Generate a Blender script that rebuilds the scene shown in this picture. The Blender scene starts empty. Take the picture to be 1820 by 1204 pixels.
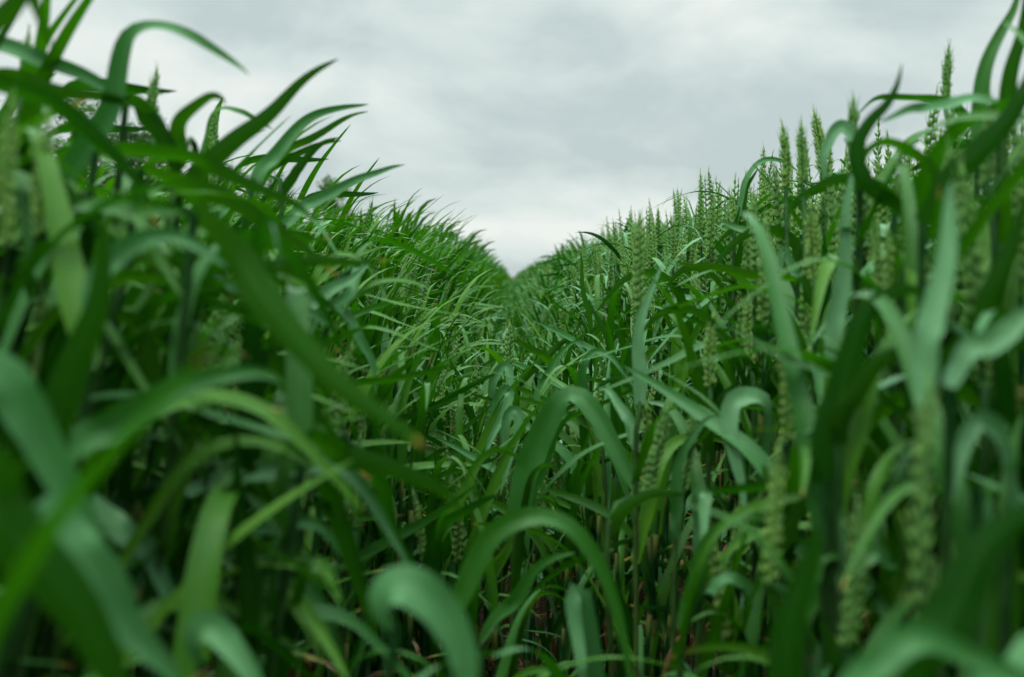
import bpy, math, random
import numpy as np
from mathutils import Vector, Matrix, noise

S = bpy.context.scene
C = S.collection
R = math.radians

# ---------------------------------------------------------------- camera
F = 1770.0                      # focal length in photo pixels (1820 wide)
CAMZ = 0.65
PITCH = R(3.6)
cd = bpy.data.cameras.new("camera")
cam = bpy.data.objects.new("camera", cd)
C.objects.link(cam)
cam.location = (0, 0, CAMZ)
cam.rotation_euler = (R(90) - PITCH, 0, 0)
cd.sensor_width = 36
cd.lens = 35.0
cd.clip_start = 0.02
cd.clip_end = 3000
cd.dof.use_dof = True
cd.dof.focus_distance = 1.65
cd.dof.aperture_fstop = 5.0
cd.dof.aperture_blades = 7
S.camera = cam

# ---------------------------------------------------------------- sky
SUN_EL, SUN_AZ = R(66), R(215)
w = bpy.data.worlds.new("World")
S.world = w
w.use_nodes = True
nt = w.node_tree
nt.nodes.clear()
N, LK = nt.nodes.new, nt.links.new
def math_node(nt, op, a=None, b=None):
    n = nt.nodes.new("ShaderNodeMath"); n.operation = op
    for i, v in enumerate((a, b)):
        if v is None: continue
        if isinstance(v, (int, float)): n.inputs[i].default_value = v
        else: nt.links.new(v, n.inputs[i])
    return n.outputs[0]
def ramp(nt, fac, stops):
    n = nt.nodes.new("ShaderNodeValToRGB")
    el = n.color_ramp.elements
    while len(el) < len(stops): el.new(0.5)
    for e, (p, c) in zip(el, stops):
        e.position = p; e.color = (*c, 1)
    nt.links.new(fac, n.inputs[0])
    return n.outputs[0]
out = N("ShaderNodeOutputWorld"); bg = N("ShaderNodeBackground")
sky = N("ShaderNodeTexSky"); sky.sky_type = 'NISHITA'; sky.sun_disc = False
sky.sun_elevation = SUN_EL; sky.sun_rotation = SUN_AZ
sky.air_density = 1.4; sky.dust_density = 3.0
tc = N("ShaderNodeTexCoord"); sp = N("ShaderNodeSeparateXYZ")
LK(tc.outputs["Generated"], sp.inputs[0])
den = math_node(nt, 'ADD', math_node(nt, 'ABSOLUTE', sp.outputs[2]), 0.42)
u = math_node(nt, 'DIVIDE', sp.outputs[0], den)
v = math_node(nt, 'DIVIDE', sp.outputs[1], den)
cb = N("ShaderNodeCombineXYZ"); LK(u, cb.inputs[0]); LK(v, cb.inputs[1])
cb.inputs[2].default_value = 3.7
n1 = N("ShaderNodeTexNoise"); n1.inputs["Scale"].default_value = 2.5
n1.inputs["Detail"].default_value = 7; n1.inputs["Roughness"].default_value = 0.52
n1.inputs["Distortion"].default_value = 0.25
LK(cb.outputs[0], n1.inputs[0])
cloud = ramp(nt, n1.outputs[0], [(0.36, (7.3, 8.6, 8.6)), (0.50, (9.4, 10.7, 10.4)),
                                  (0.64, (11.8, 12.4, 11.9))])
mx = N("ShaderNodeMixRGB"); mx.inputs[0].default_value = 0.94
LK(sky.outputs[0], mx.inputs[1]); LK(cloud, mx.inputs[2])
# overcast sky: far brighter overhead than at the horizon
zr = N("ShaderNodeMapRange"); zr.interpolation_type = 'SMOOTHSTEP'
LK(sp.outputs[2], zr.inputs[0])
for i, x in enumerate((0.35, 0.95, 1.0, 4.2)): zr.inputs[i+1].default_value = x
ml = N("ShaderNodeVectorMath"); ml.operation = 'SCALE'
LK(mx.outputs[0], ml.inputs[0]); LK(zr.outputs[0], ml.inputs['Scale'])
LK(ml.outputs[0], bg.inputs[0]); bg.inputs[1].default_value = 0.07
LK(bg.outputs[0], out.inputs[0])

# ---------------------------------------------------------------- sun behind the overcast
sd = bpy.data.lights.new("sun", 'SUN')
sd.energy = 1.5; sd.angle = R(12); sd.color = (1.0, 0.96, 0.86)
so = bpy.data.objects.new("sun", sd); C.objects.link(so)
so.rotation_euler = (R(90) - SUN_EL, 0, R(180) - SUN_AZ)
so.location = (0, 0, 30)

S.view_settings.view_transform = 'Standard'
S.view_settings.look = 'None'
S.view_settings.exposure = 0.12
S.view_settings.gamma = 1.0
S.view_settings.use_curve_mapping = False
S.cycles.use_denoising = True
S.cycles.max_bounces = 7
S.cycles.diffuse_bounces = 1
S.cycles.glossy_bounces = 2
S.cycles.transmission_bounces = 4
S.cycles.caustics_reflective = False
S.cycles.caustics_refractive = False

# ---------------------------------------------------------------- materials
def new_mat(name):
    m = bpy.data.materials.new(name); m.use_nodes = True
    m.node_tree.nodes.clear()
    return m, m.node_tree
def mixc(nt, f, a, b, mode='MIX'):
    n = nt.nodes.new("ShaderNodeMixRGB"); n.blend_type = mode
    for i, v in ((0, f), (1, a), (2, b)):
        if isinstance(v, (int, float)): n.inputs[i].default_value = v
        elif isinstance(v, tuple): n.inputs[i].default_value = (*v, 1)
        else: nt.links.new(v, n.inputs[i])
    return n.outputs[0]
def rng_node(nt, v, a, b, c=0.0, d=1.0):
    n = nt.nodes.new("ShaderNodeMapRange")
    nt.links.new(v, n.inputs[0])
    for i, x in enumerate((a, b, c, d)): n.inputs[i + 1].default_value = x
    return n.outputs[0]
def noise_node(nt, vec, scale, detail=2.0, rough=0.5):
    n = nt.nodes.new("ShaderNodeTexNoise")
    n.inputs["Scale"].default_value = scale; n.inputs["Detail"].default_value = detail
    n.inputs["Roughness"].default_value = rough
    if vec is not None: nt.links.new(vec, n.inputs[0])
    return n.outputs[0]
def leafy_output(nt, col, tcol, trans, rough, spec, bump=None):
    # diffuse body under a thin waxy gloss; `spec` scales how waxy the surface is
    df = nt.nodes.new("ShaderNodeBsdfDiffuse"); nt.links.new(col, df.inputs[0])
    gl = nt.nodes.new("ShaderNodeBsdfGlossy"); gl.inputs[0].default_value = (0.78, 1.0, 0.84, 1)
    if isinstance(rough, float): gl.inputs["Roughness"].default_value = rough
    else: nt.links.new(rough, gl.inputs["Roughness"])
    fr = nt.nodes.new("ShaderNodeLayerWeight"); fr.inputs[0].default_value = 0.5
    if bump is not None:
        for nd in (df, gl, fr): nt.links.new(bump, nd.inputs["Normal"])
    sch = math_node(nt, 'ADD', math_node(nt, 'MULTIPLY', math_node(nt, 'POWER', fr.outputs[1], 4.0), 0.5), 0.045)
    fac = math_node(nt, 'MULTIPLY', sch, spec)
    p = nt.nodes.new("ShaderNodeMixShader"); nt.links.new(fac, p.inputs[0])
    nt.links.new(df.outputs[0], p.inputs[1]); nt.links.new(gl.outputs[0], p.inputs[2])
    t = nt.nodes.new("ShaderNodeBsdfTranslucent"); nt.links.new(tcol, t.inputs[0])
    m = nt.nodes.new("ShaderNodeMixShader"); m.inputs[0].default_value = trans
    nt.links.new(p.outputs[0], m.inputs[1]); nt.links.new(t.outputs[0], m.inputs[2])
    o = nt.nodes.new("ShaderNodeOutputMaterial"); nt.links.new(m.outputs[0], o.inputs[0])

def leaf_material():
    # attribute "lf": x = random per leaf, y = yellowing (tips), z = fully dead
    m, nt = new_mat("wheat_leaf")
    at = nt.nodes.new("ShaderNodeAttribute"); at.attribute_name = "lf"
    s = nt.nodes.new("ShaderNodeSeparateXYZ"); nt.links.new(at.outputs["Vector"], s.inputs[0])
    uv = nt.nodes.new("ShaderNodeUVMap"); uv.uv_map = "uv"
    mp = nt.nodes.new("ShaderNodeMapping"); nt.links.new(uv.outputs[0], mp.inputs[0])
    mp.inputs["Scale"].default_value = (1.0, 0.06, 1.0)
    veins = noise_node(nt, mp.outputs[0], 26.0, 2.0, 0.6)
    geo = nt.nodes.new("ShaderNodeNewGeometry")
    blotch = noise_node(nt, geo.outputs["Position"], 38.0, 4.0, 0.6)
    su = nt.nodes.new("ShaderNodeSeparateXYZ"); nt.links.new(uv.outputs[0], su.inputs[0])
    mid = math_node(nt, 'ABSOLUTE', math_node(nt, 'SUBTRACT', su.outputs[0], 0.5))
    midrib = rng_node(nt, mid, 0.05, 0.0)
    # waxy blue-green upper face, highlights in its colour; green lower face darkened as shade
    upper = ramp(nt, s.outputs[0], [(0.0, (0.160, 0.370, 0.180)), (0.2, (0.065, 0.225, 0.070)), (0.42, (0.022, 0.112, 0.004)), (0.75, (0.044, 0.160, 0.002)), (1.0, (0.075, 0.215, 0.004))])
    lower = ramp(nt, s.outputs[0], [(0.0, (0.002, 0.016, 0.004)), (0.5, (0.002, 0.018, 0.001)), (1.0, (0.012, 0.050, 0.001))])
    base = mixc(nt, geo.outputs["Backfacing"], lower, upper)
    base = mixc(nt, rng_node(nt, veins, 0.35, 0.7, 0.0, 0.2), base, (0.02, 0.12, 0.01))
    base = mixc(nt, rng_node(nt, blotch, 0.3, 0.75, 0.0, 0.3), base, (0.01, 0.06, 0.008))
    base = mixc(nt, math_node(nt, 'MULTIPLY', midrib, 0.25), base, (0.05, 0.19, 0.04))
    yfac = math_node(nt, 'ADD', s.outputs[1], math_node(nt, 'MULTIPLY', math_node(nt, 'SUBTRACT', blotch, 0.5), 0.7))
    yfac = math_node(nt, 'MULTIPLY', yfac, math_node(nt, 'GREATER_THAN', s.outputs[1], 0.001))
    dry = ramp(nt, yfac, [(0.25, (0.08, 0.20, 0.02)), (0.55, (0.28, 0.28, 0.04)), (0.85, (0.28, 0.15, 0.05)), (0.98, (0.24, 0.17, 0.09))])
    base = mixc(nt, rng_node(nt, yfac, 0.15, 0.45), base, dry)
    dead = ramp(nt, blotch, [(0.3, (0.10, 0.045, 0.018)), (0.5, (0.24, 0.11, 0.035)), (0.7, (0.34, 0.23, 0.11))])
    base = mixc(nt, s.outputs[2], base, dead)
    tcol = ramp(nt, s.outputs[0], [(0.0, (0.006, 0.10, 0.001)), (0.6, (0.034, 0.23, 0.0008)), (1.0, (0.075, 0.32, 0.001))])
    tcol = mixc(nt, rng_node(nt, veins, 0.35, 0.7, 0.0, 0.4), tcol, (0.04, 0.17, 0.01))
    tcol = mixc(nt, rng_node(nt, yfac, 0.15, 0.45), tcol, dry)
    tcol = mixc(nt, s.outputs[2], tcol, dead)
    bp = nt.nodes.new("ShaderNodeBump"); bp.inputs["Strength"].default_value = 0.35
    bp.inputs["Distance"].default_value = 0.0006
    nt.links.new(veins, bp.inputs["Height"])
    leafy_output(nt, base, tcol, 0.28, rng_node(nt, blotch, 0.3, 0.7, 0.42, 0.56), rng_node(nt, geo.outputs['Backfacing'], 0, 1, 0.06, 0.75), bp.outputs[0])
    return m
def stem_material():
    m, nt = new_mat("wheat_stem")
    at = nt.nodes.new("ShaderNodeAttribute"); at.attribute_name = "lf"
    s = nt.nodes.new("ShaderNodeSeparateXYZ"); nt.links.new(at.outputs["Vector"], s.inputs[0])
    geo = nt.nodes.new("ShaderNodeNewGeometry")
    nz = noise_node(nt, geo.outputs["Position"], 60.0, 3.0)
    c = ramp(nt, nz, [(0.3, (0.005, 0.032, 0.008)), (0.7, (0.020, 0.085, 0.018))])
    c = mixc(nt, s.outputs[1], c, (0.30, 0.36, 0.10))
    c = mixc(nt, s.outputs[2], c, (0.26, 0.17, 0.07))
    leafy_output(nt, c, c, 0.15, 0.5, 0.15)
    return m
def ear_material():
    m, nt = new_mat("wheat_ear")
    at = nt.nodes.new("ShaderNodeAttribute"); at.attribute_name = "lf"
    s = nt.nodes.new("ShaderNodeSeparateXYZ"); nt.links.new(at.outputs["Vector"], s.inputs[0])
    geo = nt.nodes.new("ShaderNodeNewGeometry")
    nz = noise_node(nt, geo.outputs["Position"], 260.0, 3.0, 0.6)
    c = ramp(nt, s.outputs[0], [(0.0, (0.12, 0.30, 0.070)), (0.5, (0.19, 0.41, 0.095)), (1.0, (0.29, 0.50, 0.10))])
    c = mixc(nt, rng_node(nt, nz, 0.35, 0.7, 0.0, 0.6), c, (0.03, 0.13, 0.03))
    c = mixc(nt, s.outputs[1], c, (0.24, 0.42, 0.14))      # paler glume edges and points
    leafy_output(nt, c, mixc(nt, 0.5, c, (0.25, 0.5, 0.06)), 0.25, 0.6, 0.12)
    return m
def soil_material():
    m, nt = new_mat("field_soil")
    tcn = nt.nodes.new("ShaderNodeTexCoord")
    a = noise_node(nt, tcn.outputs["Object"], 9.0, 8.0, 0.65)
    b = noise_node(nt, tcn.outputs["Object"], 70.0, 5.0, 0.7)
    c = ramp(nt, a, [(0.3, (0.030, 0.020, 0.013)), (0.7, (0.075, 0.052, 0.033))])
    c = mixc(nt, rng_node(nt, b, 0.4, 0.7, 0, 0.5), c, (0.11, 0.08, 0.05))
    p = nt.nodes.new("ShaderNodeBsdfPrincipled"); nt.links.new(c, p.inputs["Base Color"])
    p.inputs["Roughness"].default_value = 0.95
    bp = nt.nodes.new("ShaderNodeBump"); bp.inputs["Strength"].default_value = 0.8
    bp.inputs["Distance"].default_value = 0.02; nt.links.new(b, bp.inputs["Height"])
    nt.links.new(bp.outputs[0], p.inputs["Normal"])
    o = nt.nodes.new("ShaderNodeOutputMaterial"); nt.links.new(p.outputs[0], o.inputs[0])
    return m
def tree_materials():
    m, nt = new_mat("tree_foliage")
    geo = nt.nodes.new("ShaderNodeNewGeometry")
    nz = noise_node(nt, geo.outputs["Position"], 1.3, 4.0)
    c = ramp(nt, nz, [(0.3, (0.03, 0.085, 0.025)), (0.7, (0.08, 0.17, 0.04))])
    leafy_output(nt, c, mixc(nt, 0.5, c, (0.10, 0.24, 0.03)), 0.3, 0.5, 0.4)
    b, nb = new_mat("tree_bark")
    geo = nb.nodes.new("ShaderNodeNewGeometry")
    nz = noise_node(nb, geo.outputs["Position"], 9.0, 5.0)
    c = ramp(nb, nz, [(0.3, (0.05, 0.04, 0.03)), (0.7, (0.13, 0.11, 0.085))])
    p = nb.nodes.new("ShaderNodeBsdfPrincipled"); nb.links.new(c, p.inputs["Base Color"]); p.inputs["Roughness"].default_value = 0.9
    o = nb.nodes.new("ShaderNodeOutputMaterial"); nb.links.new(p.outputs[0], o.inputs[0])
    return m, b
M_LEAF, M_STEM, M_EAR, M_SOIL = leaf_material(), stem_material(), ear_material(), soil_material()
M_FOL, M_BARK = tree_materials()

# ---------------------------------------------------------------- mesh helpers (numpy)
# a "geo" is (verts Nx3, quads Mx4, uv Nx2, lf Nx3, mat M)
class Geo:
    def __init__(s): s.v=[]; s.q=[]; s.uv=[]; s.lf=[]; s.m=[]; s.n=0
    def add(s, v, q, uv, lf, mat):
        v=np.asarray(v,float); q=np.asarray(q,int)
        s.v.append(v); s.q.append(q+s.n); s.uv.append(np.asarray(uv,float)); s.lf.append(np.asarray(lf,float))
        s.m.append(np.full(len(q), mat, int)); s.n += len(v)
    def arrays(s):
        return (np.concatenate(s.v), np.concatenate(s.q), np.concatenate(s.uv), np.concatenate(s.lf), np.concatenate(s.m))
def mesh_from(name, arr, mats):
    v, q, uv, lf, m = arr
    me = bpy.data.meshes.new(name)
    me.vertices.add(len(v)); me.vertices.foreach_set("co", v.astype(np.float32).ravel())
    me.loops.add(q.size); me.loops.foreach_set("vertex_index", q.astype(np.int32).ravel())
    me.polygons.add(len(q)); me.polygons.foreach_set("loop_start", np.arange(0, q.size, 4, dtype=np.int32))
    me.update(calc_edges=True)
    me.polygons.foreach_set("use_smooth", np.ones(len(q), bool))
    ul = me.uv_layers.new(name="uv")
    ul.data.foreach_set("uv", uv[q.ravel()].astype(np.float32).ravel())
    at = me.attributes.new("lf", 'FLOAT_VECTOR', 'POINT')
    at.data.foreach_set("vector", lf.astype(np.float32).ravel())
    for mm in mats: me.materials.append(mm)
    if len(mats) > 1: me.polygons.foreach_set("material_index", m.astype(np.int32))
    me.update()
    return me
def unit(a):
    n = np.linalg.norm(a, axis=-1, keepdims=True); n[n < 1e-9] = 1
    return a / n
def spline(P, n):
    """Catmull-Rom through rows of P, n samples evenly spread along the length"""
    P = np.asarray(P, float)
    if len(P) == 2: P = np.array([P[0], P.mean(0), P[1]])
    Q = np.vstack([2*P[0]-P[1], P, 2*P[-1]-P[-2]])
    o = []
    for i in range(1, len(Q)-2):
        t = np.linspace(0, 1, 16, endpoint=False)[:, None]
        a, b, c, d = Q[i-1], Q[i], Q[i+1], Q[i+2]
        o.append(.5*(2*b + (c-a)*t + (2*a-5*b+4*c-d)*t*t + (3*b-a-3*c+d)*t**3))
    o = np.vstack(o + [Q[-2][None]])
    L = np.concatenate([[0], np.cumsum(np.linalg.norm(np.diff(o[:, :3], axis=0), axis=1))])
    s = np.linspace(0, L[-1], n)
    return np.column_stack([np.interp(s, L, o[:, k]) for k in range(o.shape[1])])
def blade(t):       # width profile of a wheat leaf, 0..1 along its length
    return np.minimum(1, 0.62 + 2.2*t) * np.clip(1 - t, 0, 1)**0.55 * (1 - 0.12*t) * 1.04
def ribbon(P, Wv, rnd=0.5, yel=0.0, dead=0.0, fold=0.28, cols=5, wob=0.0, seed=0):
    """leaf blade: centre line P, half-width vectors Wv"""
    n = len(P)
    T = unit(np.gradient(P, axis=0))
    hw = np.linalg.norm(Wv, axis=1, keepdims=True)
    Nn = unit(np.cross(T, unit(Wv)))
    us = np.linspace(-1, 1, cols)
    t = np.linspace(0, 1, n)
    v = P[:, None, :] + Wv[:, None, :]*us[None, :, None]
    k = (np.abs(us)**1.3)*fold
    v = v + Nn[:, None, :]*hw[:, None, :]*k[None, :, None]
    if wob:
        rr = np.random.RandomState(seed)
        ph = rr.rand(4)*6.28
        e = np.sin(t*21+ph[0])*.6 + np.sin(t*37+ph[1])*.4
        e2 = np.sin(t*19+ph[2])*.6 + np.sin(t*33+ph[3])*.4
        off = np.where(us[None, :] < 0, e[:, None], e2[:, None])*(np.abs(us)**2)[None, :]*wob
        v = v + Nn[:, None, :]*off[:, :, None]*hw[:, None, :]
    v = v.reshape(-1, 3)
    i = np.arange(n-1)[:, None]*cols; j = np.arange(cols-1)[None, :]
    a = (i+j).ravel()
    q = np.column_stack([a, a+1, a+cols+1, a+cols])
    uv = np.column_stack([np.tile((us+1)/2, n), np.repeat(t, cols)])
    uv[:, 0] = uv[:, 0]
    y = np.clip((t - (1-yel))/max(yel, 1e-3), 0, 1) if yel > 0 else np.zeros(n)
    lf = np.column_stack([np.full(n*cols, rnd), np.repeat(y, cols), np.full(n*cols, dead)])
    return v, q, uv, lf
def tube(P, r, sides=6, rnd=0.5, yel=0.0, dead=0.0):
    P = np.asarray(P, float); n = len(P)
    r = np.broadcast_to(np.asarray(r, float), (n,))
    T = unit(np.gradient(P, axis=0))
    ref = np.array([1.0, 0.05, 0.0])
    A = unit(np.cross(T, ref)); B = np.cross(T, A)
    an = np.arange(sides)/sides*2*math.pi
    v = P[:, None, :] + (A[:, None, :]*np.cos(an)[None, :, None] + B[:, None, :]*np.sin(an)[None, :, None])*r[:, None, None]
    v = v.reshape(-1, 3)
    i = np.arange(n-1)[:, None]*sides; j = np.arange(sides)[None, :]; j2 = (j+1) % sides
    q = np.stack([(i+j).ravel(), (i+j2).ravel(), (i+sides+j2).ravel(), (i+sides+j).ravel()], 1)
    uv = np.column_stack([np.tile(an/6.28, n), np.repeat(np.linspace(0, 1, n), sides)])
    ys = np.broadcast_to(np.asarray(yel, float), (n,))
    lf = np.column_stack([np.full(n*sides, rnd), np.repeat(ys, sides), np.full(n*sides, dead)])
    return v, q, uv, lf

def frame_at(T):
    T = T/np.linalg.norm(T)
    ref = np.array([0, 0, 1.0]) if abs(T[2]) < 0.9 else np.array([1.0, 0, 0])
    A = np.cross(T, ref); A /= np.linalg.norm(A)
    return T, A, np.cross(T, A)
def seed_body(c, ax, L, r, sides, rnd, tipy, rings):
    T, A, B = frame_at(ax)
    prof = {6: [(0, .25), (.18, .85), (.42, 1.0), (.68, .72), (.88, .3), (1.12, .02)],
            4: [(0, .3), (.35, 1.0), (.75, .6), (1.1, .03)]}[rings]
    P = np.array([c + T*L*s for s, _ in prof]); r_ = np.array([r*k for _, k in prof])
    an = np.arange(sides)/sides*2*math.pi
    v = P[:, None, :] + (A*np.cos(an)[:, None] + B*np.sin(an)[:, None])[None]*r_[:, None, None]
    n = len(P); v = v.reshape(-1, 3)
    i = np.arange(n-1)[:, None]*sides; j = np.arange(sides)[None, :]; j2 = (j+1) % sides
    q = np.stack([(i+j).ravel(), (i+j2).ravel(), (i+sides+j2).ravel(), (i+sides+j).ravel()], 1)
    uv = np.zeros((len(v), 2))
    yy = np.repeat(np.array([s for s, _ in prof]), sides)
    lf = np.column_stack([np.full(len(v), rnd), np.clip(yy*tipy, 0, 1)**3, np.zeros(len(v))])
    return v, q, uv, lf
def ear_geo(g, path, Wd, rng, detail=2, mat=0, size=1.0):
    """ear along `path` (Nx3), spikelets in two rows spread along direction Wd"""
    size *= .69
    L = np.linalg.norm(np.diff(path, axis=0), axis=1).sum()
    nsp = {2: 22, 1: 16, 0: 9}[detail]
    pts = spline(path, nsp+2)
    T = unit(np.gradient(pts, axis=0))
    rn0 = rng.random()
    sp = L/nsp
    g.add(*tube(pts, 0.0013*size, 4, 0.3), mat)
    for i in range(nsp):
        t = i/(nsp-1)
        side = 1 if i % 2 else -1
        c = pts[i]; Tt = T[i]
        W = Wd - Tt*np.dot(Wd, Tt); W /= np.linalg.norm(W)
        Dp = np.cross(Tt, W)
        k = size*(0.72 + 0.28*math.sin(math.pi*min(1, 0.22+t*0.78)))*(1 if t < .85 else 1-(t-.85)*2.0)
        k *= rng.uniform(.82, 1.15)
        rv = min(1, max(0, rn0 + rng.uniform(-.25, .25)))
        if detail == 2:
            for fl, (o, tw, ll) in enumerate(((-.8, -.42, 1.0), (.8, .42, 1.0), (0, 0, 1.12), (0.0, 0.0, .8))):
                a = Tt*1.0 + W*side*(0.22 if fl < 3 else .5) + Dp*tw*.75 + np.array([rng.uniform(-.16, .16) for _ in range(3)])
                b = c + W*side*(0.0022*k+(0.0016 if fl == 3 else 0)) + Dp*o*0.0026*k
                g.add(*seed_body(b, a, .0128*k*ll, .00225*k, 5, rv, .95, 6), mat)
                if rng.random() < .22:      # pale anthers hanging out
                    e = b + a/np.linalg.norm(a)*.007*k + W*side*.002 + Dp*tw*.004
                    g.add(*seed_body(e, np.array([rng.uniform(-1, 1), rng.uniform(-1, 1), -1.2]), .0034, .0007, 3, 1, 2.0, 4), mat)
                if t > .55 or rng.random() < .25:
                    e = b + a/np.linalg.norm(a)*.0118*k*ll
                    al = (.004 + .013*max(0, t-.5)*2*rng.random())*size
                    q1 = np.array([e, e+unit(a*0.6+Tt*.6)*al])
                    g.add(*tube(spline(q1, 3), [.00035, .00025, .0001], 3, rv, .8), mat)
        elif detail == 1:
            for tw in (-.4, .4):
                a = Tt + W*side*.5 + Dp*tw + np.array([rng.uniform(-.1, .1) for _ in range(3)])
                b = c + W*side*.002*k + Dp*math.copysign(.002*k, tw)
                g.add(*seed_body(b, a, .0135*k, .0033*k, 4, rv, .95, 4), mat)
        else:
            a = Tt + W*side*.35
            g.add(*seed_body(c + W*side*.0025*k, a, .020*k, .0052*k, 4, rv, .9, 4), mat)
    # terminal spikelet
    g.add(*seed_body(pts[-2], T[-1], .014*size, .003*size, 5, rn0, .9, 4), mat)
    if detail > 0:
        for _ in range(5):
            a = T[-1] + np.array([rng.uniform(-.2, .2) for _ in range(3)])
            g.add(*tube(spline(np.array([pts[-1], pts[-1]+a*.018*size*rng.uniform(.6, 1.3)]), 3), [.0004, .0003, .0001], 3, rn0, .8), mat)

def grow_leaf(base, az, e0, e1, sb, sw, L, W, rng, wind=0.0, twist=0.0, n=20, cols=5, yel=0.0, dead=0.0, rnd=.5, roll0=0.0):
    """blade that leaves the stem at angle e0 from the vertical and bends over to e1 around fraction sb"""
    s = np.linspace(0, 1, n)
    x = np.clip((s-sb+sw)/(2*sw), 0, 1); x = x*x*(3-2*x)
    th = e0 + (e1-e0)*x + .12*np.sin(s*5+az*3)
    azs = az + wind*s*s
    d = np.column_stack([np.sin(th)*np.cos(azs), np.sin(th)*np.sin(azs), np.cos(th)])
    P = base + np.vstack([[0, 0, 0], np.cumsum(d[:-1]*(L/(n-1)), axis=0)])
    h = np.column_stack([-np.sin(azs), np.cos(azs), np.zeros(n)])
    up = np.cross(h, d)
    ro = roll0 + twist*s**1.3
    Wv = h*np.cos(ro)[:, None] + up*np.sin(ro)[:, None]
    hw = W/2*np.maximum(blade(s), .02)
    return ribbon(P, Wv*hw[:, None], rnd, yel, dead, .30, cols, .10 if cols > 3 else 0, int(rng.random()*1e6))

def proto(kind, seed, lod):
    """one wheat plant as dict of named part geos; kinds: left (leafy, blown to +x), right (ears, upright), low (furrow)"""
    rng = random.Random(seed)
    H = {'left': 0.80, 'right': .83, 'low': .62}[kind]*rng.uniform(.94, 1.05)
    earL = rng.uniform(.085, .115)
    has_ear = rng.random() < {'left': .5, 'right': .97, 'low': .42}[kind]
    wind = {'left': 1.0, 'right': .25, 'low': .5}[kind]
    st = H - earL if has_ear else H-.1
    lean = (.07 if kind == 'left' else .02)*rng.uniform(.3, 1.3)
    la = rng.uniform(-1, 1)
    top = np.array([lean, lean*.5*la, st])
    pts = spline(np.array([[0, 0, -.01], [lean*.12, .004*la, st*.45], top]), 12 if lod == 2 else 6 if lod == 1 else 4)
    parts = []
    g = Geo()
    nn = len(pts); hh = pts[:, 2]
    r = np.interp(np.linspace(0, 1, nn), [0, .6, 1], [.0026, .0023, .0013 if has_ear else .002])
    g.add(*tube(pts, r, 6 if lod == 2 else 4 if lod == 1 else 3, rng.random(), np.clip((.25-hh)*1.2, 0, .3)), 0)
    levels = [.30, .48, .66, .82, .97] if lod else [.5, .72, .93]
    if kind == 'right' and lod: levels = [.28, .44, .60, .76, rng.choice([.82, .86, .9])]
    if kind == 'low': levels = [.22, .38, .55, .74, .95]
    seg, cols = {2: (24, 5), 1: (13, 3), 0: (8, 3)}[lod]
    leaves = []
    for k, f in enumerate(levels):
        hz = st*f*rng.uniform(.95, 1.03)
        b = np.array([np.interp(hz, hh, pts[:, 0]), np.interp(hz, hh, pts[:, 1]), hz])
        # sheath + node (part of the stem)
        if lod == 2:
            z = np.linspace(max(hz-.12, .02), hz, 5)
            sh = np.column_stack([np.interp(z, hh, pts[:, 0]), np.interp(z, hh, pts[:, 1]), z])
            g.add(*tube(sh, [.0024, .0034, .0032, .0031, .0036], 6, rng.random(), [.5, 0, 0, 0, .7]), 0)
        if kind == 'left':
            az = rng.gauss(0, 1.1); e0 = rng.uniform(.2, .9); e1 = rng.choice([rng.uniform(.8, 1.5), rng.uniform(1.1, 2.1)])
            wd = -az*.5
        elif kind == 'right':
            az = rng.uniform(0, 6.28); e0 = rng.uniform(.08, .5)
            e1 = rng.choice([rng.uniform(.4, 1.3), rng.uniform(1.5, 2.8), rng.uniform(2.0, 2.9)])
            wd = rng.uniform(-.3, .3)
            if f > .895: e0 = rng.uniform(.35, .7); e1 = rng.uniform(1.7, 2.7)
        else:
            az = rng.uniform(0, 6.28); e0 = rng.uniform(.05, .45); e1 = rng.choice([rng.uniform(.5, 1.3), rng.uniform(1.2, 2.8)])
            wd = rng.uniform(-.3, .3)
        L = rng.uniform(.19, .33) * (.85 if k == 4 else 1) * (1.15 if kind == 'low' else 1)
        W = rng.uniform(.013, .0205)*(1.45 if lod == 0 else 1)*{'left': 1.32, 'right': 1.08, 'low': 1.15}[kind]
        dead = 1.0 if (k == 0 and rng.random() < .6) else 0.0
        if dead: e1 = rng.uniform(2.3, 3.0); W *= .6
        yel = rng.choice([0, 0, 0, .06, .16]) if k < 3 else rng.choice([0, 0, 0, 0, .05, .09])
        lg = Geo()
        lg.add(*grow_leaf(b, az, e0, e1, rng.uniform(.3, .8), rng.uniform(.12, .45), L, W, rng, wd,
                          rng.choice([0, rng.uniform(-1, 1), rng.uniform(-3, 3)]), seg, cols, yel, dead, {'left': .3+.7*rng.random(), 'right': .9*rng.random(), 'low': .1+.7*rng.random()}[kind], rng.uniform(-.25, .25)), 0)
        leaves.append(lg)
    parts.append(('stem', g, M_STEM))
    for lg in leaves: parts.append(('leaf', lg, M_LEAF))
    if has_ear:
        eg = Geo()
        tl = pts[-1]-pts[-2]; tl /= np.linalg.norm(tl)
        e = pts[-1] + tl*earL; e = e + np.array([.01*wind*rng.uniform(0, 2), rng.uniform(-.008, .008), -.001])
        path = np.array([pts[-1], (pts[-1]+e)/2 - np.array([.003*wind, 0, 0]), e])
        a = rng.uniform(0, 3.14)
        ear_geo(eg, path, np.array([math.cos(a), math.sin(a), 0]), rng, lod, 0, rng.uniform(.95, 1.2))
        parts.append(('ear', eg, M_EAR))
    return parts

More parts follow.
